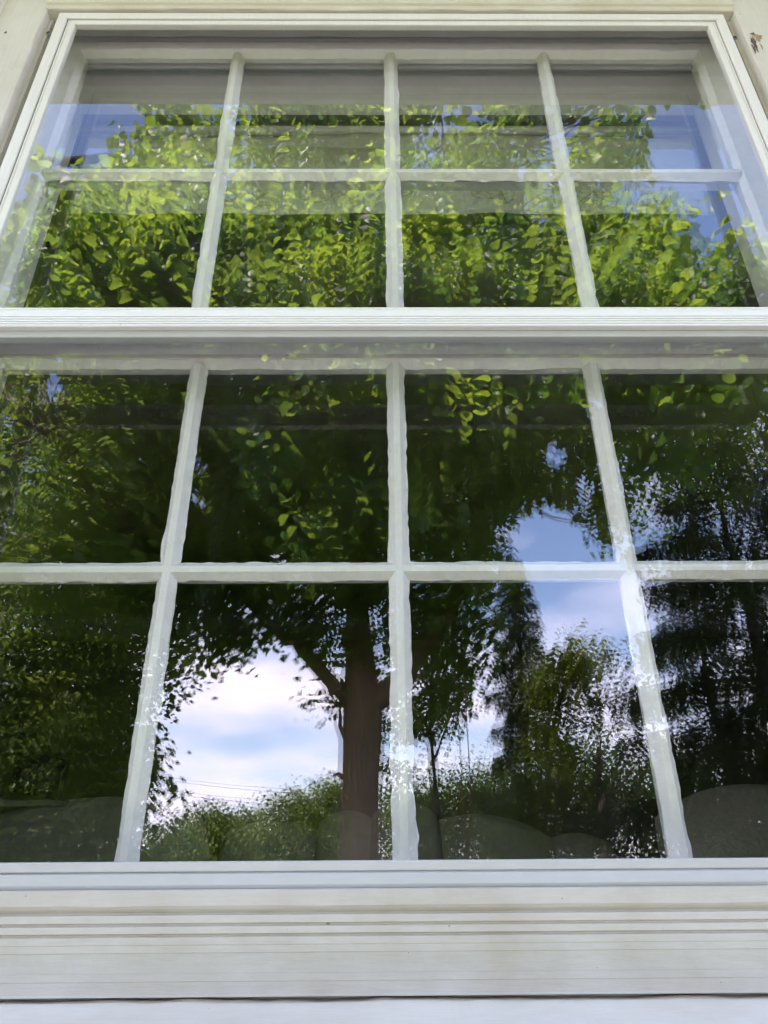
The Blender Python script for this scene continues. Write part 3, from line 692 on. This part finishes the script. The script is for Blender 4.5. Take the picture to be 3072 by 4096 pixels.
def tree(name, label, group, base, trunk_fn, clusters, nleaf, rad, size, kind, lm, bm_, seed, droop=.5, drop=.1, limbs=None, twig_every=6, twig_r=.012, extra=None, spread=1.0):
    rg = np.random.default_rng(seed)
    root = tag(empty(name, base), label, 'tree', group)
    b = MB(); trunk_fn(b)
    if name in ('maple_tree', 'heart_leaved_tree', 'tall_tree'): clusters = clusters[openings(clusters, seed)]
    pts_l = np.array([tuple(p) for p in limbs]) if limbs else np.array([tuple(base)])
    k = 0
    for i in range(0, len(clusters), twig_every):
        c = clusters[i]; d = np.linalg.norm(pts_l - c, axis=1); q = pts_l[np.argmin(d)]
        if d.min() > .3:
            tube(b, curve(q, c, 5, -.06 * d.min() + .02, .05 * min(1, d.min()), i), twig_r * (1 + .35 * d.min()), twig_r * .35, 5)
    b.build('trunk', bm_, root, True, zoff=0)
    P = twigs(clusters, nleaf, rad, rg, drop)
    if extra is not None: P = np.vstack([P, extra])
    if name in ('maple_tree', 'heart_leaved_tree', 'tall_tree'): P = P[openings(P, seed)]
    V, F = leaves(P, size, kind, droop, rg=rg, spread=spread)
    mesh_obj('crown', V, F, lm, root)
    return root

# ---- ground
mg, ntg, bg_ = new_mat('lawn')
geo = nd(ntg, 'ShaderNodeNewGeometry'); n1 = nd(ntg, 'ShaderNodeTexNoise'); n1.inputs['Scale'].default_value = 1.3; n1.inputs['Detail'].default_value = 9; n1.inputs['Roughness'].default_value = .75
ntg.links.new(geo.outputs['Position'], n1.inputs['Vector']); rr = ramp(ntg, n1.outputs[0], [(0.35, (0.045, 0.075, 0.018)), (0.6, (0.09, 0.12, 0.035)), (0.75, (0.14, 0.13, 0.06))])
ntg.links.new(rr.outputs[0], bg_.inputs['Base Color']); bg_.inputs['Roughness'].default_value = .95
mesh_obj('ground', [(-400, -400, 0), (400, -400, 0), (400, 400, 0), (-400, 400, 0)], [(0, 1, 2, 3)], mg)['kind'] = 'structure'

M['bounce_strip'] = simple('bounce_gravel', (0.30, 0.285, 0.27), .95, .35, 60, bump=.004)
b = MB(); b.box(-6, 6, -3.2, -.09, 0, .004 + .02); tag(b.build('added_bounce_strip', M['bounce_strip'], zoff=0), kind='structure')  # out of view; added so neutral, less green light bounces onto soffit and casing
# ---- the big maple in front of the house
def W(az, el, r): return seen(az, el, r)
base = W(-1.35, 0, 10.2); base.z = 0
limb_pts = []
def maple_trunk(b):
    p = [base + Vector((0, 0, 0)), base + Vector((0, 0, .25)), base + Vector((.01, 0, 1.2)), W(-1.4, 3, 10.2), W(-1.35, 7.5, 10.2), W(-1.2, 12, 10.2), W(-1.35, 16, 10.2), W(-1.6, 20.5, 10.2), W(-1.5, 27, 10.1), W(-1.2, 34, 10.1), W(-.6, 41, 10.3)]
    rs = [.36, .29, .265, .26, .265, .30, .245, .20, .16, .12, .07]
    V = []; F = []; n = 28; rg = np.random.default_rng(3)
    pp = []; rr = []
    for i in range(len(p) - 1):
        for k in range(6):
            t = k / 6; pp.append(p[i].lerp(p[i + 1], t)); rr.append(rs[i] * (1 - t) + rs[i + 1] * t)
    for i, q in enumerate(pp):
        for k in range(n):
            a = 2 * math.pi * k / n
            r = rr[i] * (1 + .05 * math.sin(3 * a + i * .08) + .03 * math.sin(7 * a + 1 + i * .05) + rg.normal(0, .008))
            V.append((q.x + r * math.cos(a), q.y + r * math.sin(a), q.z))
    for i in range(len(pp) - 1):
        for k in range(n): F.append((i * n + k, i * n + (k + 1) % n, (i + 1) * n + (k + 1) % n, (i + 1) * n + k))
    b.add(V, F)
    for k, (pts, r0, r1) in enumerate([
        ([W(-1.6, 12.0, 10.2), W(-3.4, 14.6, 10.2), W(-6.2, 17.2, 10.1), W(-9.5, 19.4, 10.0), W(-12.5, 22.2, 9.8), W(-15.5, 24, 9.4), W(-20, 29, 8.8)], .13, .06),
        ([W(-.9, 12.2, 10.2), W(1.6, 15.0, 10.1), W(4.6, 18.2, 9.9), W(7.4, 22.6, 9.6), W(8.8, 27, 9.0), W(8.6, 34, 8.4)], .17, .05),
        ([W(-2.2, 9.4, 10.1), W(-3.0, 11.5, 10.0), W(-3.5, 13.4, 9.9), W(-4.8, 15.4, 9.8)], .035, .015),
        ([W(-1.5, 24, 10.1), W(-5, 31, 9.0), W(-11, 38, 7.8), W(-18, 44, 7.0)], .11, .03),
        ([W(-1.3, 27, 10.1), W(2, 36, 8.6), W(6, 43, 7.2), W(12, 48, 6.2)], .11, .03),
        ([W(-1.4, 22, 10.1), W(-3, 27, 8.6), W(-7, 34, 7.0), W(-12, 41, 5.9)], .10, .03),
        ([W(-12.5, 22.2, 9.8), W(-18, 24, 9.4), W(-24, 27, 8.6), W(-29, 31, 8.0)], .09, .03),
        ([W(7.4, 22.6, 9.6), W(10.5, 30, 9.2), W(17, 36, 8.6), W(24, 38, 8.0)], .09, .03),
        ([W(-1.35, 30, 10.1), W(0, 38, 11), W(1, 45, 12)], .09, .03)]):
        q = []
        for i in range(len(pts) - 1):
            for t in range(4): q.append(Vector(pts[i]).lerp(Vector(pts[i + 1]), t / 4) + Vector((random.gauss(0, .02), random.gauss(0, .02), random.gauss(0, .02))))
        q.append(Vector(pts[-1])); tube(b, q, r0, r1, 12, .03, k); limb_pts.extend(q)
    # a broken stub low on the left side
    tube(b, [W(-2.4, 7.6, 10.15), W(-3.1, 8.0, 10.1), W(-3.7, 7.8, 10.05)], .03, .012, 8)
rg = np.random.default_rng(31)
C = [blob(W(-1, 38, 11.0), (7.5, 5.2, 4.0), 3400, rg, .25, 5, -.45, .9)]
# wide crown as several masses reaching towards the house
for az_, el_, r_, rx, ry, rz, n_ in [(-17, 29, 9.0, 2.4, 2.0, 1.6, 800), (-28, 30, 8.5, 2.2, 1.8, 1.9, 560), (-8, 29, 8.6, 2.2, 1.8, 1.5, 760), (3, 30, 8.4, 2.3, 1.8, 1.6, 760), (12, 31, 8.6, 1.9, 1.7, 1.6, 560),
                                     (-12, 39, 6.8, 1.9, 1.6, 1.3, 520), (4, 40, 6.6, 2.1, 1.6, 1.4, 560), (22, 38, 8.2, 2.2, 1.8, 1.9, 620), (30, 34, 9.4, 2.0, 1.8, 1.4, 360), (-24, 40, 7.2, 1.8, 1.6, 1.5, 380)]:
    C.append(blob(W(az_, el_, r_), (rx, ry, rz), n_, rg, .2, int(az_ * 7 + 900), -.5, 1.6))
# sprays hanging round the limbs, where the sky shows between them
for az_, el_, r_, rr_, n_ in [(-14.5, 19.0, 9.9, .75, 60), (-10.5, 19.2, 9.9, .5, 40), (-7.0, 17.4, 9.9, .32, 22), (-4.4, 17.5, 9.9, .45, 34), (-3.9, 13.6, 10, .24, 18), (.2, 17.5, 9.8, .28, 22), (-1.6, 22.3, 9.6, .4, 40), (-6.0, 19.5, 9.8, .4, 36), (-17.5, 20.5, 9.7, .9, 110), (-12, 20.5, 9.6, .9, 90), (-7.5, 21, 9.6, .8, 80), (-3.5, 20.5, 9.5, .7, 60),
                              (3.5, 21, 9.7, .9, 90), (6.5, 19.5, 9.8, .7, 60), (9.3, 21.5, 9.7, .8, 60), (3.0, 19, 10, .45, 34), (6.6, 16.5, 10.2, .5, 34), (5.0, 13.8, 10.2, .35, 20), (15.5, 25.5, 9, .8, 50), (-22, 22, 9.4, 1.2, 120)]:
    C.append(blob(W(az_, el_, r_), (rr_, rr_, rr_ * .7), n_, rg, .1, int(az_ * 9 + 500), -.6, 2))
C = np.vstack(C)
# elevation and bearing of every cluster as mirrored, to keep the openings the crown has
dx = C[:, 0] - CX; dyv = .61 - C[:, 1]; az_c = np.degrees(np.arctan2(dx, dyv)); rr_c = np.hypot(dx, dyv); el_c = np.degrees(np.arctan2(C[:, 2] - EZ, rr_c))
under = 21.8 + 1.2 * np.sin(az_c * .9) + np.where((az_c > 9), (az_c - 9) * .45, 0)
low = (el_c < under) & (rr_c < 9.2)
big = rg.random(len(C))
gapL = (az_c < -30) & (el_c > 50)
gapR = (az_c > 32) & (el_c > 43)
gapS = (az_c > 9.8) & (az_c < 17.5) & (el_c < 27.5)
gapT = (np.abs(az_c + 1.4) < 2.0) & (el_c < 21.5) & (rr_c < 10.4)
limbL = (np.abs(el_c - (12.6 + (-az_c - 1.6) * .90)) < 1.25) & (az_c < -2) & (az_c > -12) & (rng.random(len(C)) < .92)
limbR = (np.abs(el_c - (12.8 + (az_c + .9) * 1.05)) < 1.3) & (az_c > -.5) & (az_c < 7.5) & (rng.random(len(C)) < .8)
keep = ~(low | gapL | gapR | gapS | gapT | limbL | limbR)
C = C[keep & (rr_c > 4.2)]
tree('maple_tree', 'big maple with a forked brown trunk mirrored in the lower sash', None, base, maple_trunk, C, 13, .20, .115, 'oval', M['leaf_big'], M['bark'], 41, .45, .08, limb_pts, 9, .010)

# ---- a smaller heart leaved tree whose boughs reach over towards the window
nb = Vector((-7.2, -4.6, 0)); near_l = []
def near_trunk(b):
    tube(b, curve(nb, nb + Vector((.5, .2, 3.6)), 10, 0, .03, 5), .17, .12, 14, .03)
    top = nb + Vector((.5, .2, 3.6))
    for k, (pts, r0, r1) in enumerate([
        ([top, W(-38, 40, 6.0), W(-27, 46, 5.3), W(-14, 49, 5.0), W(-2, 50, 4.9), W(10, 50, 4.9), W(20, 48, 5.1), W(27, 45, 5.5)], .09, .012),
        ([top, W(-34, 36, 6.2), W(-20, 40, 5.2), W(-8, 43, 4.9), W(6, 43, 4.8), W(18, 43, 5.0), W(27, 42, 5.4)], .08, .012),
        ([top, top + Vector((-.6, -.3, 1.8)), top + Vector((-1.4, -.4, 3.2))], .08, .02),
        ([top, W(-38, 48, 5.8), W(-22, 53, 5.3), W(-8, 55, 5.1), W(6, 55, 5.1), W(18, 54, 5.2)], .06, .01)]):
        q = []
        for i in range(len(pts) - 1):
            for t in range(5): q.append(Vector(pts[i]).lerp(Vector(pts[i + 1]), t / 5) + Vector((random.gauss(0, .03), random.gauss(0, .03), random.gauss(0, .03))))
        q.append(Vector(pts[-1])); tube(b, q, r0, r1, 9, .03, k); near_l.extend(q)
rg = np.random.default_rng(77)
CN = []
for az_ in np.arange(-37, 39, 2.2):
    for el_ in np.arange(36, 61, 2.2):
        a = az_ + rg.normal(0, 1.2); e = el_ + rg.normal(0, 1.1)
        if az_ < -30 and el_ > 49.5: continue
        if az_ > 31 and 42 < el_ < 55: continue
        if abs(az_) > 30 and rg.random() < .3: continue
        if el_ < 41 and not (-14 < az_ < 12 or az_ > 20): continue
        d = 4.9 + rg.normal(0, .35)
        nn = vnoise(np.array([[a * .12, e * .17, d * .6]]), 1.5, 99)[0]
        if nn < -.22: continue
        CN.append(blob(W(a, e, d), (.30, .30, .20), int(5 + 6 * max(0, nn + .4)), rg, .1, int(rg.integers(1e6)), -.8, 3))
# trails that hang lower, seen big in the middle of the lower sash, and sprays at the edges
for az_, el_, n_ in [(2.5, 34, 14), (1.2, 31, 9), (4.0, 36.5, 14), (.5, 37, 10), (5.5, 34, 8), (-4, 36, 8), (12, 36, 6), (-9, 37, 6), (-2.5, 31.5, 6), (3.5, 30, 4), (-12, 33, 4), (25, 31.5, 5), (29, 34, 7), (-36, 45, 7), (-34, 42, 6), (35, 50, 6), (33, 46, 6), (36, 44, 5), (-6, 27.5, 4)]:
    CN.append(blob(W(az_, el_, 4.9), (.22, .2, .22), n_, rg, .1, int(az_ + 100), -1.2, 3))
CN = np.vstack(CN)
tree('heart_leaved_tree', 'heart leaved tree with sunlit yellow green boughs mirrored in the upper sash', None, nb, near_trunk, CN, 17, .13, .092, 'heart', M['leaf_near'], M['bark2'], 51, .45, .12, near_l, 3, .005, spread=1.5)

# ---- slender young tree right of the trunk
sb = W(4.1, 0, 15); sb.z = 0; sl = []
def slender(b):
    q = [Vector((sb.x, sb.y, 0)), W(4.15, 3, 15), W(4.1, 7, 15), W(3.9, 11, 15), W(4.2, 14.5, 15), W(4.4, 19, 15)]
    tube(b, q, .11, .03, 10, .04); sl.extend(q[2:])
    for a, e in ((2.4, 14), (5.6, 14.5), (2.9, 17), (5.2, 17), (3.3, 11.6), (5.5, 12)): tube(b, curve(W(4.1, e - 3.2, 15), W(a, e, 15), 5, .0, .03), .03, .01, 6)
rg = np.random.default_rng(8)
C = np.vstack([blob(W(4.2, 16.2, 15), (.75, .8, .9), 150, rg, .1, 3, -.4, 2.2), blob(W(4.3, 12.2, 15), (.6, .6, .6), 60, rg, .1, 4, -.3, 2.2), blob(W(3.4, 19, 15), (.9, .8, .7), 100, rg, .1, 6, -.3, 2), blob(W(2.0, 13.2, 15), (.45, .5, .9), 90, rg, .1, 7, -.3, 2.4), blob(W(1.4, 9.6, 15.4), (.4, .5, .7), 60, rg, .1, 8, -.2, 2.4), blob(W(6.0, 14.6, 15), (.4, .5, .6), 50, rg, .1, 9, -.2, 2.4)])
tree('slender_tree', 'thin trunked young tree mirrored just right of the centre muntin', None, sb, slender, C, 12, .16, .12, 'oval', M['leaf_dark'], M['bark2'], 61, .4, .05, sl, 6, .008)

# ---- dark broadleaf trees filling the left
def simple_tree(name, label, az_, r_, el_top, blobs, lm, seed, group=None, size=.12, nleaf=12, rad=.2, tr=.16, every=7, kind='oval', bmx=None, drop=.08):
    b0 = W(az_, 0, r_); b0.z = 0; lim = []
    rg = np.random.default_rng(seed)
    def tf(b):
        q = curve(b0, W(az_, el_top * .8, r_), 8, 0, .05, seed); tube(b, q, tr, tr * .25, 10, .04, seed); lim.extend(q[2:])
        for k in range(15 if name != 'tall_tree' else 5):
            t = rg.integers(1, 8) if name != 'tall_tree' else 6; s = q[t]; a = rg.uniform(0, 6.28); L_ = rg.uniform(.25, .55) * (W(az_, el_top, r_).z - 1.5) * .55
            e = s + Vector((math.cos(a) * L_, math.sin(a) * L_, L_ * rg.uniform(.3, .9)))
            c_ = curve(s, e, 5, .08, .04, k); tube(b, c_, tr * .35, tr * .08, 7); lim.extend(c_)
    C = np.vstack([blob(W(a, e, rr), (x, x * .9, z), n, rg, .15, seed + i, g, 1.4) for i, (a, e, rr, x, z, n, g) in enumerate(blobs)])
    C = C[C[:, 2] > .3]
    return tree(name, label, group, b0, tf, C, nleaf, rad, size, kind, lm, bmx or M['bark2'], seed, .4, drop, lim, every, .009)
simple_tree('dark_tree', 'tall dark green tree filling the left of the lower sash reflection', -27, 13, 24, [(-28, 12, 13, 2.6, 2.7, 900, -.6), (-24, 18.5, 13, 2.5, 1.7, 600, -.5), (-24.5, 6, 13, 2.2, 1.7, 600, -.6), (-31, 19, 13, 2.6, 2.2, 600, -.6), (-33, 6, 13, 3.0, 2.2, 600, -.7), (-20, 15.5, 13.2, 1.3, 1.1, 220, -.3)], M['leaf_dark'], 71)
simple_tree('leafy_tree', 'mid green tree with a ragged edge beside the open patch of sky', -24.5, 17, 14, [(-24, 9, 17, 1.9, 2.6, 620, -.6), (-21, 10.2, 17, 1.0, 1.2, 280, -.5), (-23.5, 13, 17, 1.3, 1.0, 240, -.5), (-20.8, 4.6, 17, 1.1, 1.3, 280, -.5), (-18.6, 8.4, 17, .62, .7, 110, -.3), (-19.2, 6.0, 17, .5, .5, 60, -.3)], M['leaf_big'], 73)
# ---- far trees along the horizon
k = 0
for az_, r_, top, blobs in [(-12.6, 30, 6, [(-12.6, 3.2, 30, 1.2, 1.5, 300, -.5), (-14.6, 1.9, 29, 1.2, 1.2, 220, -.4)]), (-9.4, 32, 5.5, [(-9.6, 2.6, 32, 1.5, 1.5, 320, -.5)]), (-6.1, 30, 6.6, [(-6.4, 3.4, 30, 1.2, 1.8, 320, -.5)]), (-3.4, 31, 7, [(-3.7, 4.0, 31, 1.3, 2.0, 400, -.6)]),
                           (2.8, 27, 8, [(2.4, 4.0, 27, 1.2, 1.9, 320, -.5)]), (6.2, 26, 9.2, [(6.2, 4.2, 26, 1.3, 2.0, 330, -.4)]), (8.8, 29, 8, [(9.2, 4.0, 29, 1.3, 2.2, 360, -.5)])]:
    nm = ['low rounded far tree at the left end of the horizon row', 'lowest far tree in the horizon row under open sky', 'far tree midway along the horizon row under the clouds', 'far tree touching the left side of the maple trunk',
          'far tree showing just right of the maple trunk', 'pale green far tree behind the slender trunk', 'far tree between the slender trunk and the drooping spruce'][k]
    simple_tree('far_tree', nm, az_, r_, top, blobs, M['leaf_far'], 300 + k, 'trees along the horizon', .14, 30, .34, .10, 12); k += 1
simple_tree('lime_tree', 'lime green tree with open curved branches between the spruces', 16.2, 14, 15.5, [(17.6, 15.8, 14, 1.0, .38, 200, -.3), (14.2, 14.2, 14, .65, .6, 150, -.4), (20.6, 14.0, 14, .5, .45, 50, 0), (13.2, 10.6, 14, .5, .7, 110, -.2), (17.8, 10.5, 14, .8, .4, 40, .1)], M['leaf_lime'], 81, None, .10, 12, .2, .10)
simple_tree('hedge_tree', 'dark bushy tree low between the two spruces', 18.5, 17, 7, [(13.5, 5.2, 17, 1.6, 1.5, 480, -.6), (19, 5.4, 17, 1.8, 1.5, 560, -.65), (25, 5.0, 17, 1.9, 1.6, 560, -.65)], M['leaf_dark'], 83, None, .12, 12, .2, .1)
simple_tree('shrub_tree', 'dark bushy tree low at the far left of the reflection', -15.5, 20, 4, [(-16.8, 2.4, 20, 1.4, .9, 160, -.4), (-20, 2.4, 20, 1.8, 1.1, 200, -.5)], M['leaf_dark'], 85, None, .12, 12, .2, .1)
# trees standing beyond the maple so that no bare sky opens behind its crown
simple_tree('tall_tree', 'tall leafy tree standing behind the maple crown at left', -25, 16, 38, [(-14, 31, 16, 4.2, 3.2, 1000, -.6), (-24, 27, 16, 3.4, 2.8, 700, -.6)], M['leaf_big'], 91, None, .15, 12, .26, .2, 14)
simple_tree('tall_tree', 'tall leafy tree standing behind the maple crown at right', -1.4, 20, 38, [(2, 33, 18, 4.6, 3.3, 1000, -.6), (12, 36.5, 19, 3.4, 2.5, 500, -.5)], M['leaf_big'], 93, None, .15, 12, .26, .2, 14)

# ---- spruces: whorled boughs hung with drooping twigs
def spruce(label, az_, r_, height, rmax, n, seed, zmin=0.8, lean=0, dens=1.0):
    rg = np.random.default_rng(seed); b0 = W(az_, 0, r_); b0.z = 0
    root = tag(empty('spruce_tree', b0), label, 'tree', 'drooping spruces at the right')
    b = MB(); tube(b, curve(b0, b0 + Vector((lean, 0, height)), 14, 0, .02, seed), .17, .02, 10, .04); tr = b.build('trunk', M['bark2'], root, True, zoff=0)
    bb = MB(); Q = []; 
    for i in range(n):
        z = zmin + (height - zmin) * (i / n) ** .9; t = (z - zmin) / (height - zmin)
        L_ = rmax * (1 - t) ** .75 * rg.uniform(.65, 1.1) + .25; a = i * 2.399 + rg.normal(0, .2)
        s = b0 + Vector((lean * z / height, 0, z)); d = Vector((math.cos(a), math.sin(a), 0)); pts = []
        for k in range(9):
            u = k / 8; pts.append(s + d * (L_ * u) + Vector((0, 0, L_ * (.10 * u - .42 * u * u + .20 * u ** 3) + rg.normal(0, .015))))
        tube(bb, pts, .030 * (1 - t) + .008, .004, 5)
        side = Vector((-d.y, d.x, 0))
        m = int(L_ * 46 * dens)
        for j in range(m):
            u = rg.uniform(.12, 1) ** .8; k = min(7, int(u * 8)); p = pts[k].lerp(pts[k + 1], u * 8 - k)
            off = rg.normal(0, .13 * (1.1 - u) * L_ + .05)
            p = p + side * off + Vector((0, 0, -abs(off) * .25))
            Q.append((p.x, p.y, p.z, rg.uniform(.14, .48), rg.normal(0, .22), rg.normal(0, .22)))
    bb.build('boughs', M['bark2'], root, True, zoff=0)
    # hanging twig: a spindle of short needle blades
    Q = np.array(Q); N = len(Q); nb_ = 9
    T = np.linspace(0, 1, nb_)
    V = np.zeros((N, nb_, 3, 3))
    for j in range(nb_):
        c = Q[:, :3] + np.stack([Q[:, 4] * T[j] * Q[:, 3], Q[:, 5] * T[j] * Q[:, 3], -T[j] * Q[:, 3]], -1)
        a = rg.uniform(0, 6.28, N); wl = rg.uniform(.05, .10, N)
        dr = np.stack([np.cos(a) * wl, np.sin(a) * wl, -rg.uniform(.02, .07, N)], -1)
        pr = np.stack([-np.sin(a), np.cos(a), np.zeros(N)], -1) * .018
        V[:, j, 0] = c + pr + np.array([0, 0, .012]); V[:, j, 1] = c - pr - np.array([0, 0, .012]); V[:, j, 2] = c + dr
    F = np.arange(N * nb_ * 3).reshape(-1, 3)
    mesh_obj('crown', V.reshape(-1, 3), F, M['needle'], root)
    return root
spruce('slim drooping spruce left of the blue sky gap', 11.2, 18, 9.8, 1.15, 70, 401, 2.2, .1, 1.9)
spruce('largest dark spruce mirrored at the right edge of the lower sash', 29.0, 11, 8.8, 2.9, 62, 402, 2.2, 0, 1.25)
spruce('spruce with thin boughs behind the right muntin of the lower sash', 25, 15, 8.3, 1.4, 48, 403, 2.6, .1, 1.0)
spruce('spruce farthest right, half outside the reflection', 38, 12, 9.5, 3.0, 60, 404, 1.6, 0, 1.2)

# ---- rope swing from the right limb, overhead wires
M['rope'] = simple('orange_rope', (0.20, 0.085, 0.05), 0.8); M['wood'] = simple('swing_board', (0.25, 0.16, 0.09), .8, .3, 20, stretch=(1, 8, 8)); M['wire'] = simple('wire_black', (0.04, 0.04, 0.04), .6)
t0 = W(6.35, 21.0, 9.7); sw = tag(empty('rope_swing', (t0.x, t0.y, .55)), 'rope swing hanging from the right limb of the maple', 'swing')
for dxx in (-.02, .09):
    b = MB(); top = Vector((t0.x + dxx, t0.y, t0.z + .05)); tube(b, [top, Vector((t0.x + dxx, t0.y, 1.5)), Vector((t0.x + dxx, t0.y, .57))], .006, .006, 8); b.build('rope', M['rope'], sw, True, zoff=0)
b = MB(); b.box(t0.x - .14, t0.x + .21, t0.y - .1, t0.y + .1, .545, .57); b.build('seat', M['wood'], sw, zoff=0)
pa, pb = W(-24, 0, 33), W(20, 0, 35)
for i, p in enumerate((pa, pb)):
    u = tag(empty('utility_pole', (p.x, p.y, 0)), ['wooden utility pole at the left end of the overhead wires', 'wooden utility pole at the right end of the overhead wires'][i], 'pole')
    b = MB(); tube(b, [(p.x, p.y, 0), (p.x, p.y, 3), (p.x, p.y, 6.6)], .13, .09, 12); b.build('post', M['bark2'], u, True, zoff=0)
    b = MB(); b.box(p.x - .5, p.x + .5, p.y - .2, p.y - .1, 6.2, 6.32); b.build('crossarm', M['bark2'], u, zoff=0)
for i, (dz, lb) in enumerate(((6.38, 'upper overhead wire running across the open sky'), (5.9, 'lower overhead wire running across the open sky'))):
    b = MB(); p = Vector((pa.x, pa.y, dz)); q = Vector((pb.x, pb.y, dz)); tube(b, curve(p, q, 16, -1.2), .012, .012, 6); o = b.build('overhead_wire', M['wire'], None, True, zoff=0); tag(o, lb, 'wire')
